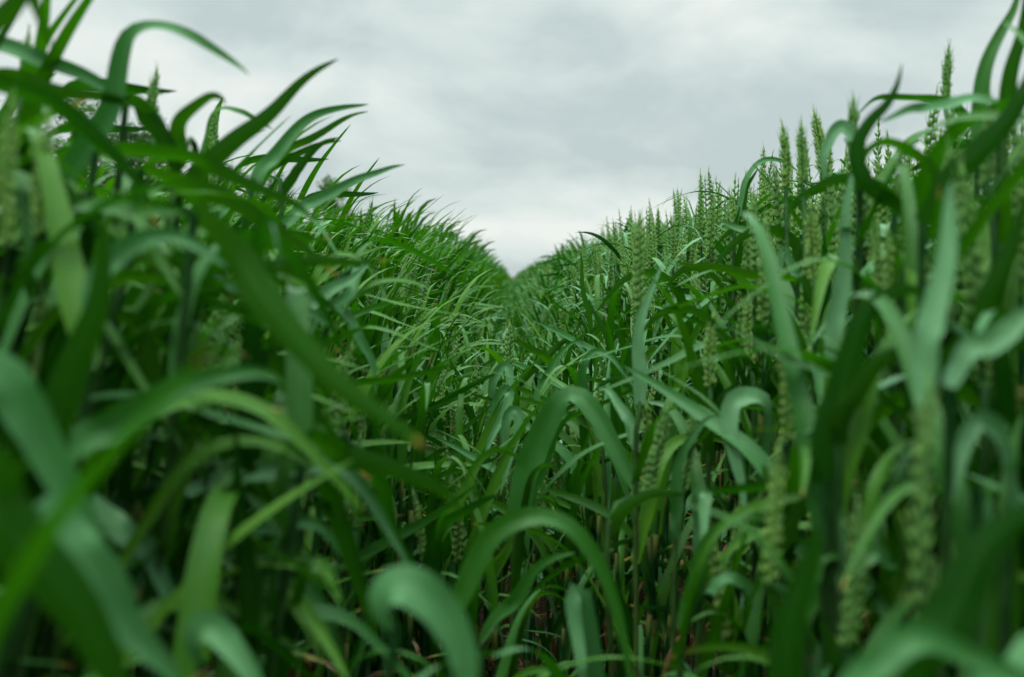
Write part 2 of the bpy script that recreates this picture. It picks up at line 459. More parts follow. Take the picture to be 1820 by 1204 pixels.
# ---------------------------------------------------------------- photo pixel -> point in the field
CP, SP_ = math.cos(PITCH), math.sin(PITCH)
FWD = np.array([0, CP, -SP_]); UP = np.array([0, SP_, CP]); RT = np.array([1.0, 0, 0]); CAM = np.array([0, 0, CAMZ])
def at(x, y, d): return CAM + FWD*d + RT*((x-910)/F*d) - UP*((y-602)/F*d)
def to_px(P):
    D = np.asarray(P) - CAM
    f = D@FWD
    return 910 + F*(D@RT)/f, 602 - F*(D@UP)/f, f

def link(name, me, parent=None, loc=(0, 0, 0)):
    o = bpy.data.objects.new(name, me); C.objects.link(o); o.location = loc
    if parent is not None: o.parent = parent
    return o
def tag(o, label, cat, group=None, kind=None):
    o['label'] = label; o['category'] = cat
    if group: o['group'] = group
    if kind: o['kind'] = kind

# ---------------------------------------------------------------- ground
def build_ground():
    xs = np.concatenate([[-600, -60, -12], np.linspace(-3, 3, 61), [12, 60, 600]])
    ys = np.concatenate([[-200, -20], np.linspace(-2, 12, 120), [20, 40, 80, 200, 900]])
    X, Y = np.meshgrid(xs, ys)
    Z = np.zeros_like(X)
    for i in range(X.shape[0]):
        for j in range(X.shape[1]):
            if abs(X[i, j]) <= 3 and -2 <= Y[i, j] <= 12:
                Z[i, j] = noise.noise((X[i, j]*3, Y[i, j]*3, 0))*.012 - .012*math.exp(-(X[i, j]/.25)**2)
    v = np.column_stack([X.ravel(), Y.ravel(), Z.ravel()])
    nx, ny = len(xs), len(ys)
    i = np.arange(ny-1)[:, None]*nx; j = np.arange(nx-1)[None, :]; a = (i+j).ravel()
    q = np.column_stack([a, a+1, a+nx+1, a+nx])
    o = link('ground', mesh_from('ground', (v, q, v[:, :2].copy(), np.zeros((len(v), 3)), np.zeros(len(q))), [M_SOIL]))
    o['kind'] = 'structure'
    tag(o, 'dark crumbly soil under the wheat field', 'ground', kind='structure')
build_ground()

# dead straw and withered leaves on the furrow floor
def build_litter():
    rng = random.Random(5); g = Geo()
    for _ in range(2600):
        x = rng.gauss(.02, .22); y = rng.uniform(.5, 7)
        L = rng.uniform(.04, .16); az = rng.uniform(0, 6.28)
        n = 7; s = np.linspace(0, 1, n)
        h = rng.uniform(.002, .05)
        cu = rng.uniform(-3, 3)
        d = np.column_stack([np.cos(az+cu*s), np.sin(az+cu*s), np.cos(s*rng.uniform(2, 6))*.5*rng.random()])
        P = np.array([x, y, h]) + np.vstack([[0, 0, 0], np.cumsum(d[:-1]*L/(n-1), axis=0)])
        P[:, 2] = np.maximum(P[:, 2], .003)
        Wd = np.column_stack([-np.sin(az+cu*s), np.cos(az+cu*s), np.full(n, rng.uniform(-1, 1))])
        W = rng.uniform(.0015, .006)
        g.add(*ribbon(P, unit(Wd)*(W*blade(s))[:, None]+1e-6, rng.random(), 0, 1.0, .4, 3), 0)
    o = link('dead_leaf_litter', mesh_from('dead_leaf_litter', g.arrays(), [M_LEAF]))
    tag(o, 'withered brown wheat leaves lying on the furrow floor', 'leaf litter', kind='stuff')
build_litter()

# the bank tops as seen in the photograph: near growth must not stand above them
SILX = [-900, 0, 150, 300, 400, 500, 600, 700, 800, 880, 920, 960, 1000, 1100, 1200, 1300, 1400, 1500, 1600, 1700, 1820, 2700]
SILY = [-300, 110, 190, 262, 300, 330, 372, 400, 435, 465, 492, 480, 458, 420, 375, 335, 300, 265, 215, 170, 110, -300]
def clear_of_view(P, slack=0, valley=True):
    P = np.asarray(P); f = (P-CAM)@FWD
    if np.any(np.linalg.norm(P-CAM, axis=1) < .07): return False
    P = P[f > .05]
    if len(P) == 0: return True
    x, y, f = to_px(P)
    if np.any(y < np.interp(x, SILX, SILY) - slack): return False
    if np.any((f < .42) & (x > -100) & (x < 1920) & (y < 1300)): return False
    if valley:
        v = (f < .80) & (y < 1150) & (x > 700 - (1150-y)*.12) & (x < 1200 + (1150-y)*.05)
        if np.any(v): return False
    return True

# ---------------------------------------------------------------- hero plants traced from the photograph
def hero_leaf(pts, d0, d1=None, sg=1, yel=0.0, W=None, rnd=.5, n=30):
    """pts: (x, y, apparent width) in photo pixels, base first; d0..d1 depth in metres"""
    d1 = d0 if d1 is None else d1
    p = np.array(pts, float)
    seg = np.concatenate([[0], np.cumsum(np.hypot(*np.diff(p[:, :2], axis=0).T))]); seg /= seg[-1]
    dep = d0 + (d1-d0)*seg
    P = np.array([at(x, y, d) for (x, y, _), d in zip(pts, dep)])
    wm = p[:, 2]*dep/F
    sm = spline(np.column_stack([P, wm]), n)
    P = sm[:, :3]; wa = np.maximum(sm[:, 3], .0004)
    s = np.linspace(0, 1, n)
    face = 1 if rnd <= .45 else -1
    rw = np.random.RandomState(abs(int(p[0, 0]*3+p[0, 1]*5))); ph = rw.rand(3)*6.28; sn = np.linspace(0, 1, n)
    wob = 1 + .05*np.sin(sn*11+ph[0]) + .04*np.sin(sn*23+ph[1])
    P = P + (RT*np.sin(sn*9+ph[2])[:, None]*.0016 + UP*np.sin(sn*13+ph[1])[:, None]*.0011)*np.minimum(1, sn*4)[:, None]
    wa = wa*wob
    W = W or max(.012, wa.max()*1.04)
    wt = np.maximum(W*blade(s), .0006)
    # keep narrow apparent stretches edge-on, let the blade end in its point
    wa = np.minimum(wa, wt)
    wd = np.sqrt(np.maximum(wt**2 - wa**2, 0))
    T = unit(np.gradient(P, axis=0))
    V = unit(P - CAM)
    I = unit(np.cross(T, V))            # across the leaf, in the picture
    Dv = np.cross(I, T)
    up = 1 if (I[:, 2]*wa).sum() > 0 else -1     # which way the blade tilts so that its upper face looks up
    Wv = (I*wa[:, None] + Dv*(wd*up*face)[:, None])/2*face
    return ribbon(P, Wv, rnd, yel, 0.0, .34, 7, .11, abs(int(p[0, 0]*7+p[0, 1]))), P[0]

def hero(label, leaves, ear=None, base=None, hseed=0):
    """leaves: list of dict(p=, d=...), ear: ((bx,by),(tx,ty),d,[size]); base: (x,y,d) photo point below which the stem stands"""
    rng = random.Random(hash(label) % 9973 if False else sum(map(ord, label)))
    geos, nodes = [], []
    for lf in leaves:
        kw = dict(lf); p = kw.pop('p'); kw.setdefault('rnd', rng.uniform(.2, .9))
        kw['d0'] = kw.pop('d'); 
        if 'e' in kw: kw['d1'] = kw.pop('e')
        rb, b = hero_leaf(p, **kw)
        geos.append(rb); nodes.append(b)
    eg = None
    if ear:
        (bx, by), (tx, ty), d = ear[:3]
        size = (ear[3] if len(ear) > 3 else 1.1)*(.85 if d > .72 else .58)
        a, b = at(bx, by, d), at(tx, ty, d)
        mid = (a+b)/2 + RT*rng.uniform(-.003, .003)
        eg = Geo(); ear_geo(eg, np.array([a, mid, b]), RT*math.cos(.5)+FWD*math.sin(.5)*rng.choice([-1, 1]), rng, 2, 0, size)
        nodes.append(a)
    nodes.sort(key=lambda q: q[2])
    top = nodes[-1]
    low = nodes[0]
    bx = low[0] + (low[0]-top[0])*.35 + rng.uniform(-.01, .01) - (rng.uniform(.06, .16) if low[0] < -.04 else 0); by = low[1] + rng.uniform(-.01, .01)
    if base is not None:
        q = at(*base); bx, by = q[0], q[1]
    ground = np.array([bx, by, -.01])
    ctrl = [ground, ground*.45 + low*.55 + np.array([0, 0, 0.0])] + nodes
    ctrl = [c for i, c in enumerate(ctrl) if i == 0 or np.linalg.norm(c-ctrl[i-1]) > .012]
    path = spline(np.array(ctrl), 30)
    e = link('wheat_plant', None, None, (bx, by, 0))
    off = np.array([bx, by, 0.0])
    tag(e, label, 'wheat plant', 'wheat plants close to the lens')
    g = Geo()
    rr = np.interp(np.linspace(0, 1, 30), [0, .6, 1], [.0024, .0021, .0015 if ear else .0018])
    for q in nodes[:3]:
        k = np.argmin(np.linalg.norm(path-q, axis=1)); rr[max(0, k-4):k+1] = .0024
    g.add(*tube(path-off, rr, 8, rng.random(), np.linspace(.3, 0, 30)), 0)
    link('stem', mesh_from('stem', g.arrays(), [M_STEM]), e)
    for (v, q, uv, lf) in geos:
        gg = Geo(); gg.add(v-off, q, uv, lf, 0)
        link('leaf', mesh_from('leaf', gg.arrays(), [M_LEAF]), e)
    hl = low[2]
    for f in ((.42, .6, .78, .93) if bx > -.08 else (.42, .58, .68, .77, .85, .92, .98)):
        k = int(np.argmin(np.abs(path[:, 2]-hl*f)))
        az = rng.gauss(0, .8) if bx < 0 else rng.uniform(-1.2, 4.3)
        if by < .5: az = math.copysign(1, math.sin(az))*abs(az) if math.sin(az) > 0 else -az
        gg = Geo()
        for attempt in range(6):
            lfm = grow_leaf(path[k]-off, az, rng.uniform(.15, .7), rng.uniform(1.1, 2.6), rng.uniform(.35, .8), rng.uniform(.15, .4),
                          rng.uniform(.16, .27), rng.uniform(.011, .018), rng, rng.uniform(-.3, .3), rng.uniform(-1.5, 1.5), 22, 5,
                          rng.choice([0, 0, 0, .05]), 1.0 if (f < .5 and rng.random() < .4) else 0.0, rng.uniform(.25, 1))
            az += 1.0 if bx > 0 else .45*(-1)**attempt*attempt
            if clear_of_view(lfm[0]+off, -25): break
        else: continue
        gg.add(*lfm, 0)
        link('leaf', mesh_from('leaf', gg.arrays(), [M_LEAF]), e)
    if eg:
        v, q, uv, lf, m = eg.arrays()
        link('ear', mesh_from('ear', (v-off, q, uv, lf, m), [M_EAR]), e)
    return e

def D(p, d, e=None, **k):
    r = dict(p=p, d=d, **k)
    if e is not None: r['e'] = e
    return r

HEROES = [
 # ---- upper left, against the sky
 ('tall plant at upper left whose leaf arches highest and droops a dark tip',
  [D([(105,345,38),(135,285,42),(190,190,42),(213,105,34),(240,60,22),(290,46,14),(345,62,17),(395,98,15),(438,136,2)],.62,.60,sg=-1,rnd=.25)]),
 ('plant whose long straight leaf rises diagonally to a sharp point above the left bank',
  [D([(318,345,30),(400,265,36),(460,215,36),(520,163,31),(565,128,20),(600,104,3)],.66,.72,sg=1,rnd=.75)]),
 ('plant with a broad dark leaf crossing downward from the left edge under the highest arch',
  [D([(-60,70,26),(0,80,27),(70,100,28),(140,130,30),(200,165,28),(262,190,24),(295,235,20),(310,290,4)],.62,.66,sg=-1,rnd=.15)]),
 ('plant with a flat bright green leaf running level near the upper left edge',
  [D([(-50,140,26),(20,140,30),(100,158,32),(170,172,28),(235,185,18),(275,195,3)],.58,.62,sg=1,rnd=.9)]),
 ('plant whose blurred pale leaf slopes down across the upper left corner region',
  [D([(-60,130,30),(20,155,32),(100,190,32),(160,235,30),(215,290,28),(262,350,20),(285,410,3)],.48,.52,sg=-1,rnd=.5,yel=.15)]),
 ('plant poking two bright leaf ends down from the top left corner',
  [D([(-70,110,30),(-20,45,42),(20,5,44),(45,-12,30),(68,20,18),(84,52,14),(98,92,2)],.42,.44,sg=1,rnd=.9),]),
 ('plant with a dark green leaf arching down beside the blurred ears at left',
  [D([(-40,300,20),(15,292,24),(65,303,28),(115,335,32),(150,382,34),(178,430,26),(195,500,4)],.50,.50,sg=-1,rnd=.8)]),
 ('plant with a short thick hooked leaf bending right beneath the highest arch',
  [D([(318,300,30),(315,245,32),(333,200,31),(362,176,24),(385,174,12),(402,184,2)],.66,.64,sg=1,rnd=.85),
   D([(360,330,14),(372,215,4),(395,192,6),(430,200,9),(460,215,8),(484,229,1)],.86,.86,sg=-1,rnd=.4)]),
 ('plant with a broad drooping leaf dropping from mid left behind the pale arch',
  [D([(225,170,12),(250,190,30),(275,225,36),(300,268,38),(312,320,30),(330,380,5)],.64,.66,sg=1,rnd=.7)]),
 ('plant with paired leaves bowed right to narrow tips above the left bank',
  [D([(445,345,22),(470,298,26),(510,245,26),(560,207,20),(605,190,12),(652,187,2)],.90,.94,sg=-1,rnd=.25),
   D([(455,340,12),(500,280,14),(550,250,14),(600,215,9),(655,200,2)],.94,.98,sg=1,rnd=.8)]),
 ('plant with two pointed leaves aiming up right over the left bank shoulder',
  [D([(500,345,16),(530,300,18),(565,262,17),(600,243,2)],.98,1.0,sg=1,rnd=.7,yel=.05),
   D([(440,340,14),(480,300,18),(530,272,19),(578,256,12),(604,250,2)],1.0,1.0,sg=-1,rnd=.6)]),
 ('plant whose grey green leaf stretches right to a fine tip above the left bank',
  [D([(505,400,20),(550,362,22),(600,338,23),(650,312,19),(690,298,9),(722,295,1)],.92,.96,sg=-1,rnd=.15)]),
 ('plant with a slim awned ear standing alone against the sky left of the diagonal leaf',
  [D([(372,400,14),(350,372,16),(330,345,14),(300,340,2)],1.05,1.05)], ((377,300),(381,205),1.1,.9)),
 ('plant with a second ear just below the lone awned ear on the left bank',
  [D([(380,440,14),(410,420,16),(440,425,12),(470,450,2)],1.0,1.05)], ((374,352),(379,262),1.02,1.05)),
 ('plant with a blurred ear tip poking above the pale arch at upper left',
  [D([(262,330,14),(240,320,15),(220,330,2)],.8,.8)], ((272,232),(277,135),.86,1.0)),
 ('plant with a blurred dark tipped ear close to the top left corner',
  [D([(35,220,14),(20,230,15),(0,250,2)],.66,.66)], ((28,180),(50,60),.72,.95)),
 # ---- left bank, blurred mass
 ('plant with a level dark leaf crossing the left bank shoulder toward the valley',
  [D([(170,270,20),(240,268,25),(320,280,25),(400,305,30),(470,335,34),(520,365,34),(560,400,4)],.54,.58,sg=1,rnd=.7)]),
 ('plant with a long bright leaf slanting down across the middle of the left bank',
  [D([(250,300,20),(330,330,34),(410,360,40),(480,400,42),(540,440,34),(600,490,4)],.56,.60,sg=-1,rnd=.85,yel=.1)]),
 ('plant with the widest saturated green leaf slanting down to an orange tip left of centre',
  [D([(345,375,30),(400,440,52),(460,520,70),(530,605,78),(600,675,66),(665,730,42),(745,800,3)],.46,.34,sg=1,rnd=.9,yel=.05),]),
 ('plant with a level green leaf with a brown tip pointing at the valley',
  [D([(330,478,24),(410,474,30),(490,472,31),(570,466,29),(640,464,20),(694,464,4)],.56,.60,sg=1,rnd=.8,yel=.07)]),
 ('plant with a pale arched leaf above the dark pocket of the left bank',
  [D([(165,560,34),(180,490,44),(210,445,48),(255,420,46),(310,422,30),(368,448,18),(400,470,3)],.44,.44,sg=-1,rnd=.15)]),
 ('plant with the big pale topped leaf bowed right in the lower left',
  [D([(95,830,40),(160,780,58),(235,735,66),(310,695,64),(385,665,54),(450,660,40),(492,674,22),(506,690,4)],.42,.42,sg=1,rnd=.3)]),
 ('plant with a blurred dark upright leaf at left between the pale arches',
  [D([(95,840,40),(115,720,62),(150,600,70),(175,500,60),(190,420,20),(195,380,3)],.40,.40,sg=1,rnd=.7)]),
 ('plant with dark leaf under the brown tipped level one on the left bank',
  [D([(500,590,26),(540,550,30),(580,520,32),(620,495,26),(660,470,3)],.78,.82,sg=1,rnd=.05),
   D([(330,500,20),(390,512,34),(460,530,40),(530,545,30),(590,580,4)],.6,.64,sg=-1,rnd=.1)]),
 ('plant with a pale hanging leaf curling down left of the valley with narrow tail',
  [D([(640,470,14),(630,500,20),(605,535,22),(570,560,20),(545,600,4)],.85,.8,sg=-1,rnd=.2),
   D([(590,540,12),(615,560,17),(640,600,17),(660,650,12),(672,700,2)],.85,.85,sg=-1,rnd=.2)]),
 ('plant with an olive leaf tipped orange slanting through the middle left shadows',
  [D([(200,560,24),(235,575,30),(270,640,34),(300,720,36),(330,800,20),(345,850,3)],.5,.5,sg=1,rnd=.95,yel=.05),
   D([(230,470,20),(290,465,26),(350,490,30),(410,520,22),(450,540,3)],.55,.6,sg=1,rnd=.95,yel=.3)]),
 ('plant with a slanting olive leaf ending in a yellow brown point left of centre bottom',
  [D([(470,620,26),(520,690,38),(580,770,40),(625,830,34),(665,850,3)],.52,.55,sg=-1,rnd=.8,yel=.15)]),
 ('plant with a green leaf thrust right and down into the valley below the orange tip',
  [D([(545,770,26),(600,805,40),(660,825,50),(720,838,48),(775,870,34),(822,912,3)],.50,.54,sg=1,rnd=.75)]),
 ('plant with a slate green level leaf crossing the lower left under the pale arch',
  [D([(330,880,20),(400,850,30),(470,838,34),(550,830,38),(610,830,40),(660,880,36),(700,960,24),(730,1020,3)],.50,.56,sg=-1,rnd=.0)]),
 ('plant with a broad grey green leaf falling steeply at the left edge',
  [D([(-60,620,60),(10,680,76),(60,750,84),(105,840,84),(145,930,70),(175,1010,30),(190,1060,4)],.34,.36,sg=-1,rnd=.2)]),
 ('plant with the largest blurred dark leaf sweeping down the bottom left corner',
  [D([(-120,760,90),(-40,850,115),(40,960,125),(120,1070,120),(190,1180,110),(260,1300,60)],.27,.28,sg=1,rnd=.75)]),
 ('plant with a blurred sea green leaf behind the bottom left corner sweep',
  [D([(60,900,50),(130,980,80),(200,1060,92),(260,1140,90),(320,1240,60)],.32,.34,sg=-1,rnd=.15)]),
 ('plant with a pale twisted leaf narrowing to a tail in the lower left',
  [D([(155,890,26),(200,930,44),(250,970,48),(285,1020,42),(320,1075,26),(352,1120,4)],.47,.47,sg=-1,rnd=.1),
   D([(225,980,20),(240,1030,34),(250,1080,26),(256,1150,3)],.52,.52,sg=-1,rnd=.1)]),
 ('plant with a pale bent over leaf at bottom left of centre',
  [D([(362,1180,14),(345,1140,30),(358,1118,52),(395,1125,60),(430,1165,60),(455,1230,50),(470,1300,10)],.42,.40,sg=-1,rnd=.15)]),
 ('plant with an upright dark leaf standing between the two lower left arches',
  [D([(440,1220,30),(440,1100,38),(435,980,42),(428,880,38),(418,800,22),(412,760,3)],.47,.47,sg=1,rnd=.7)]),
 ('plant with a short pale arch springing right from the upright dark leaf',
  [D([(330,990,26),(390,965,36),(450,940,36),(510,928,32),(560,938,26),(592,965,16),(610,990,2)],.50,.52,sg=1,rnd=.25)]),
 ('plant with long dark slanted leaves between lower left arches and furrow',
  [D([(250,870,26),(300,960,36),(350,1050,38),(390,1140,34),(420,1220,10)],.52,.52,sg=1,rnd=.6),
   D([(470,880,24),(520,980,34),(560,1060,36),(600,1150,30),(620,1220,10)],.56,.56,sg=-1,rnd=.3)]),
 ('plant with paired dull green leaves dropping beside the furrow on its left',
  [D([(560,840,30),(600,920,38),(635,1010,36),(655,1100,30),(665,1180,4)],.55,.58,sg=1,rnd=.7),
   D([(640,800,24),(680,880,30),(705,950,30),(735,1020,20),(750,1080,3)],.62,.66,sg=-1,rnd=.6)]),
 ('plant with the pale blurred leaf folded over at bottom centre left',
  [D([(706,1120,16),(690,1078,36),(700,1052,60),(725,1048,74),(765,1068,80),(800,1120,84),(830,1200,84),(850,1300,40)],.38,.38,sg=-1,rnd=.15)]),
 # ---- furrow
 ('plant with a tall arch whose pale crown stands over the furrow at bottom centre',
  [D([(800,1110,30),(835,1030,38),(875,960,40),(920,926,36),(965,918,30),(1010,935,30),(1050,985,38),(1085,1060,42),(1115,1150,42),(1130,1240,30)],.60,.60,sg=-1,rnd=.4)]),
 ('plant with the broad sharp leaf folded over to the right above the furrow',
  [D([(918,930,36),(938,850,46),(958,780,50),(985,722,44),(1012,702,28),(1045,722,44),(1085,780,56),(1125,850,50),(1150,900,20),(1165,950,3)],.95,.88,sg=-1,rnd=.3),
   D([(940,900,18),(968,820,24),(990,768,24),(1022,730,3)],.98,.92,sg=-1,rnd=.3)]),
 ('plant with a straight leaf rising right from the dry furrow floor',
  [D([(855,1145,10),(900,1080,26),(950,1020,34),(990,988,26),(1020,980,3)],.78,.74,sg=-1,rnd=.35)]),
 ('plant with a leaf squarely folded down at bottom centre beside the dry litter',
  [D([(1055,1280,30),(1050,1150,32),(1040,1065,30),(1022,1050,40),(1020,1090,40),(1026,1150,41),(1032,1230,36),(1040,1330,5)],.66,.60,sg=-1,rnd=.1)]),
 ('plant with the plump sharp ear standing in the middle of the furrow',
  [D([(890,760,12),(876,700,14),(888,660,18),(905,650,20),(905,690,22),(890,740,20),(868,800,4)],1.32,1.28,sg=-1,rnd=.1)], ((898,688),(906,583),1.45,1.45)),
 ('plant with a thin knobbly ear left of the plump furrow ear',
  [D([(846,770,10),(830,720,14),(810,700,14),(790,705,2)],1.4,1.4)], ((850,745),(846,640),1.5,.95)),
 ('plant with two square topped leaves folded side by side below the plump ear',
  [D([(905,840,12),(902,770,14),(905,735,20),(918,730,21),(916,775,22),(905,830,20),(890,880,3)],1.12,1.1,sg=-1,rnd=.1),
   D([(870,800,12),(880,730,16),(888,700,22),(905,695,22),(895,740,24),(870,790,20),(850,830,3)],1.2,1.15,sg=-1,rnd=.15)]),
 ('plant with crossing straight leaves just right of the plump furrow ear',
  [D([(925,680,14),(960,645,17),(1000,610,15),(1030,578,2)],1.4,1.5,sg=1,rnd=.8),
   D([(985,655,12),(960,630,15),(930,612,14),(905,605,2)],1.35,1.3,sg=-1,rnd=.9)]),
 ('plant with a pale leaf arching into a hairpin right of the furrow centre',
  [D([(1060,745,16),(1038,690,18),(1035,650,14),(1055,626,12),(1085,635,16),(1110,660,14),(1130,690,2)],1.15,1.1,sg=-1,rnd=.2),
   D([(952,720,10),(965,680,16),(990,640,18),(1015,610,12),(1030,606,2)],1.25,1.25,sg=-1,rnd=.3)]),
 # ---- right bank, mid
 ('plant with a tall blurred ear above its teal sheath right of the valley bottom',
  [D([(1137,720,22),(1135,650,27),(1138,590,24),(1150,530,16),(1175,470,2)],.86,.86,sg=-1,rnd=.0),
   D([(1130,800,14),(1110,740,24),(1090,700,24),(1060,690,3)],.86,.9,sg=-1,rnd=.1)], ((1136,548),(1137,395),.93,1.25)),
 ('plant with a narrow bright upright leaf marking the right side of the valley',
  [D([(1050,620,6),(1045,560,8),(1036,500,9),(1030,445,2)],1.5,1.5,sg=1,rnd=1.0)]),
 ('plant with a short yellow green leaf lying level over the right bank ears',
  [D([(1418,500,8),(1380,493,15),(1320,484,17),(1260,474,14),(1195,465,2)],.92,.9,sg=1,rnd=1.0)]),
 ('plant with a teal leaf standing straight like a blade in the right bank',
  [D([(1480,640,24),(1490,540,32),(1500,450,34),(1508,380,30),(1515,320,16),(1518,290,3)],.66,.66,sg=-1,rnd=.0)]),
 ('plant with a square folded leaf hanging between ears in the right bank',
  [D([(1345,860,14),(1355,760,12),(1350,712,20),(1310,706,40),(1300,740,46),(1305,800,46),(1315,860,36),(1320,910,4)],.78,.74,sg=-1,rnd=.05)]),
 ('plant with a leaning ear low on the right bank above the curved leaf',
  [D([(1080,950,20),(1110,905,26),(1145,885,26),(1190,875,18),(1220,880,2)],.74,.74,sg=1,rnd=.9)], ((1150,880),(1185,735),.80,1.15), (1140,1000,.80)),
 ('plant with a fuzzy ear right of the leaning ear in the right bank',
  [D([(1200,960,20),(1205,860,24),(1220,790,20),(1250,748,14),(1285,745,3)],.76,.72,sg=-1,rnd=.15)], ((1212,880),(1232,745),.84,1.1)),
 ('plant with a small pale folded leaf bearing a dark spot low in the right bank',
  [D([(1245,1010,12),(1240,940,14),(1242,880,18),(1258,872,34),(1255,910,34),(1248,960,24),(1240,1000,3)],.75,.7,sg=-1,rnd=.1)]),
 ('plant with a pale top arch low in the right bank between blurred ears',
  [D([(1215,1120,24),(1235,1030,34),(1262,960,36),(1300,925,24),(1345,920,20),(1385,945,3)],.62,.62,sg=-1,rnd=.4),
   D([(1262,1060,12),(1290,1035,20),(1320,1035,22),(1345,1075,3)],.64,.64,sg=-1,rnd=.2)]),
 ('plant with a thin dark ear behind the low pale arch of the right bank',
  [D([(1290,1130,14),(1260,1080,20),(1240,1060,3)],.8,.8)], ((1295,1020),(1318,895),.84,1.05)),
 ('plant with the long dark arch curving left from the thick blurred stem',
  [D([(1468,860,44),(1480,760,58),(1500,660,62),(1535,570,58),(1580,528,40),(1625,518,24),(1660,540,4)],.50,.50,sg=1,rnd=.6)]),
 ('plant with a lower bright green arch beneath the long dark one at right',
  [D([(1490,790,30),(1510,710,38),(1550,655,42),(1600,625,38),(1650,615,26),(1690,640,4)],.50,.48,sg=1,rnd=.9)]),
 ('plant with a blurred ear left of the long dark arch',
  [D([(1400,900,20),(1370,850,26),(1350,830,3)],.62,.62)], ((1398,790),(1388,600),.62,1.2)),
 ('plant with two blurred ears worth of green below the long dark arch',
  [D([(1500,1050,22),(1530,1000,30),(1560,985,30),(1600,1010,3)],.48,.48,sg=-1,rnd=.25)], ((1490,880),(1498,670),.52,1.15)),
 ('plant with a tilted blurred ear right of the lower bright arch',
  [D([(1610,960,20),(1640,900,24),(1660,880,3)],.6,.6)], ((1590,820),(1562,695),.70,1.15)),
 ('plant with the thickest blurred pale ear rising through the right foreground',
  [D([(1645,720,30),(1655,620,46),(1668,520,54),(1680,430,46),(1692,350,26),(1698,320,3)],.38,.40,sg=-1,rnd=.05)], ((1640,1110),(1652,690),.36,1.25), (1630,1300,.36)),
 ('plant with a blurred ear low down left of the thickest ear',
  [D([(1430,1130,22),(1460,1000,30),(1490,985,30),(1520,1010,4)],.5,.5,sg=-1,rnd=.4)], ((1368,1040),(1382,800),.50,1.1)),
 ('plant with a faint blurred ear standing at bottom right beside the thickest one',
  [D([(1510,1250,22),(1480,1150,36),(1450,1110,4)],.46,.46,sg=1,rnd=.7)], ((1505,1150),(1525,900),.46,1.1)),
 ('plant with the pale blurred rainbow shaped leaf in the bottom right corner',
  [D([(1470,1290,30),(1530,1200,50),(1590,1155,62),(1660,1140,66),(1730,1162,62),(1800,1200,50),(1870,1250,10)],.29,.29,sg=-1,rnd=.25)]),
 ('plant with a pale leaf reaching in from the right edge at the bottom corner',
  [D([(1900,1130,30),(1850,1160,44),(1800,1185,48),(1740,1215,44),(1690,1260,10)],.31,.30,sg=1,rnd=.2)]),
 ('plant with broad near black green leaf rising to the right edge',
  [D([(1600,1250,60),(1660,1130,96),(1730,1020,110),(1800,930,100),(1870,860,50)],.32,.34,sg=1,rnd=.6)]),
 ('plant with a dark blurred leaf standing left of the near black one',
  [D([(1390,1280,44),(1400,1160,66),(1420,1060,70),(1440,980,40),(1450,930,4)],.40,.40,sg=1,rnd=.6)]),
 ('plant with a round pale folded leaf near the right edge',
  [D([(1790,930,24),(1795,840,22),(1770,770,30),(1730,752,50),(1710,790,54),(1705,850,30),(1700,900,4)],.42,.40,sg=-1,rnd=.05)]),
 ('plant with a bent pale leaf elbow below the round folded leaf at right',
  [D([(1735,870,16),(1738,910,34),(1765,935,40),(1800,935,34),(1850,905,5)],.42,.42,sg=-1,rnd=.2)]),
 ('plant with sea green leaf sloping to the right edge at mid height',
  [D([(1690,690,24),(1740,625,44),(1785,585,60),(1830,560,60),(1890,550,20)],.40,.40,sg=-1,rnd=.05)]),
 ('plant with dark leaves criss crossing below the right edge top ears',
  [D([(1660,660,26),(1700,600,40),(1760,600,44),(1820,610,36),(1880,640,4)],.5,.5,sg=1,rnd=.8),
   D([(1740,620,24),(1770,500,36),(1800,420,40),(1850,330,20)],.46,.46,sg=1,rnd=.7)]),
 # ---- upper right against the sky
 ('plant with the two tall blades shooting up past the top right corner',
  [D([(1737,260,20),(1742,190,28),(1755,120,31),(1778,60,27),(1800,10,16),(1815,-40,3)],.74,.74,sg=-1,rnd=.4),
   D([(1785,240,20),(1796,160,30),(1808,80,32),(1822,10,28),(1840,-60,8)],.66,.66,sg=1,rnd=.8)]),
 ('plant with a dark broad leaf leaning up to the top right edge',
  [D([(1640,400,30),(1690,330,46),(1740,275,52),(1790,205,50),(1830,140,36),(1870,70,5)],.52,.54,sg=1,rnd=.6)]),
 ('plant with a C shaped leaf rising to a pale wisp on the right skyline',
  [D([(1640,420,16),(1600,375,26),(1556,345,31),(1524,300,34),(1520,255,38),(1545,220,34),(1578,190,22),(1596,155,11),(1604,112,2)],.60,.62,sg=1,rnd=.55)]),
 ('plant with a pale leaf lying level across the right skyline',
  [D([(1778,184,10),(1730,180,14),(1680,186,17),(1630,194,18),(1585,205,12),(1560,214,2)],.66,.64,sg=-1,rnd=.15)]),
 ('plant with a slim dark leaf bowing over the skyline behind the C shaped one',
  [D([(1740,235,14),(1700,195,16),(1650,178,13),(1600,172,11),(1560,178,7),(1520,205,1)],.84,.84,sg=1,rnd=.6)]),
 ('plant with a dark rimmed arch drooping right under the skyline leaf',
  [D([(1530,300,10),(1548,270,13),(1590,258,15),(1632,278,20),(1662,320,22),(1678,380,4)],.62,.62,sg=-1,rnd=.8)]),
 ('plant with a teal leaf bent over beside three ears on the right skyline',
  [D([(1530,260,14),(1500,228,22),(1475,240,28),(1466,275,26),(1472,325,4)],.80,.80,sg=-1,rnd=.0)]),
 ('plant with a dark leaf reaching left beneath the three skyline ears',
  [D([(1590,350,16),(1530,322,22),(1475,322,22),(1430,342,14),(1405,370,2)],.72,.74,sg=1,rnd=.7)]),
 ('plant with the first of the skyline ears on the right bank counted from the valley',
  [D([(1400,520,14),(1425,440,20),(1450,400,18),(1470,380,2)],.98,.98)], ((1397,335),(1392,232),1.02,1.2)),
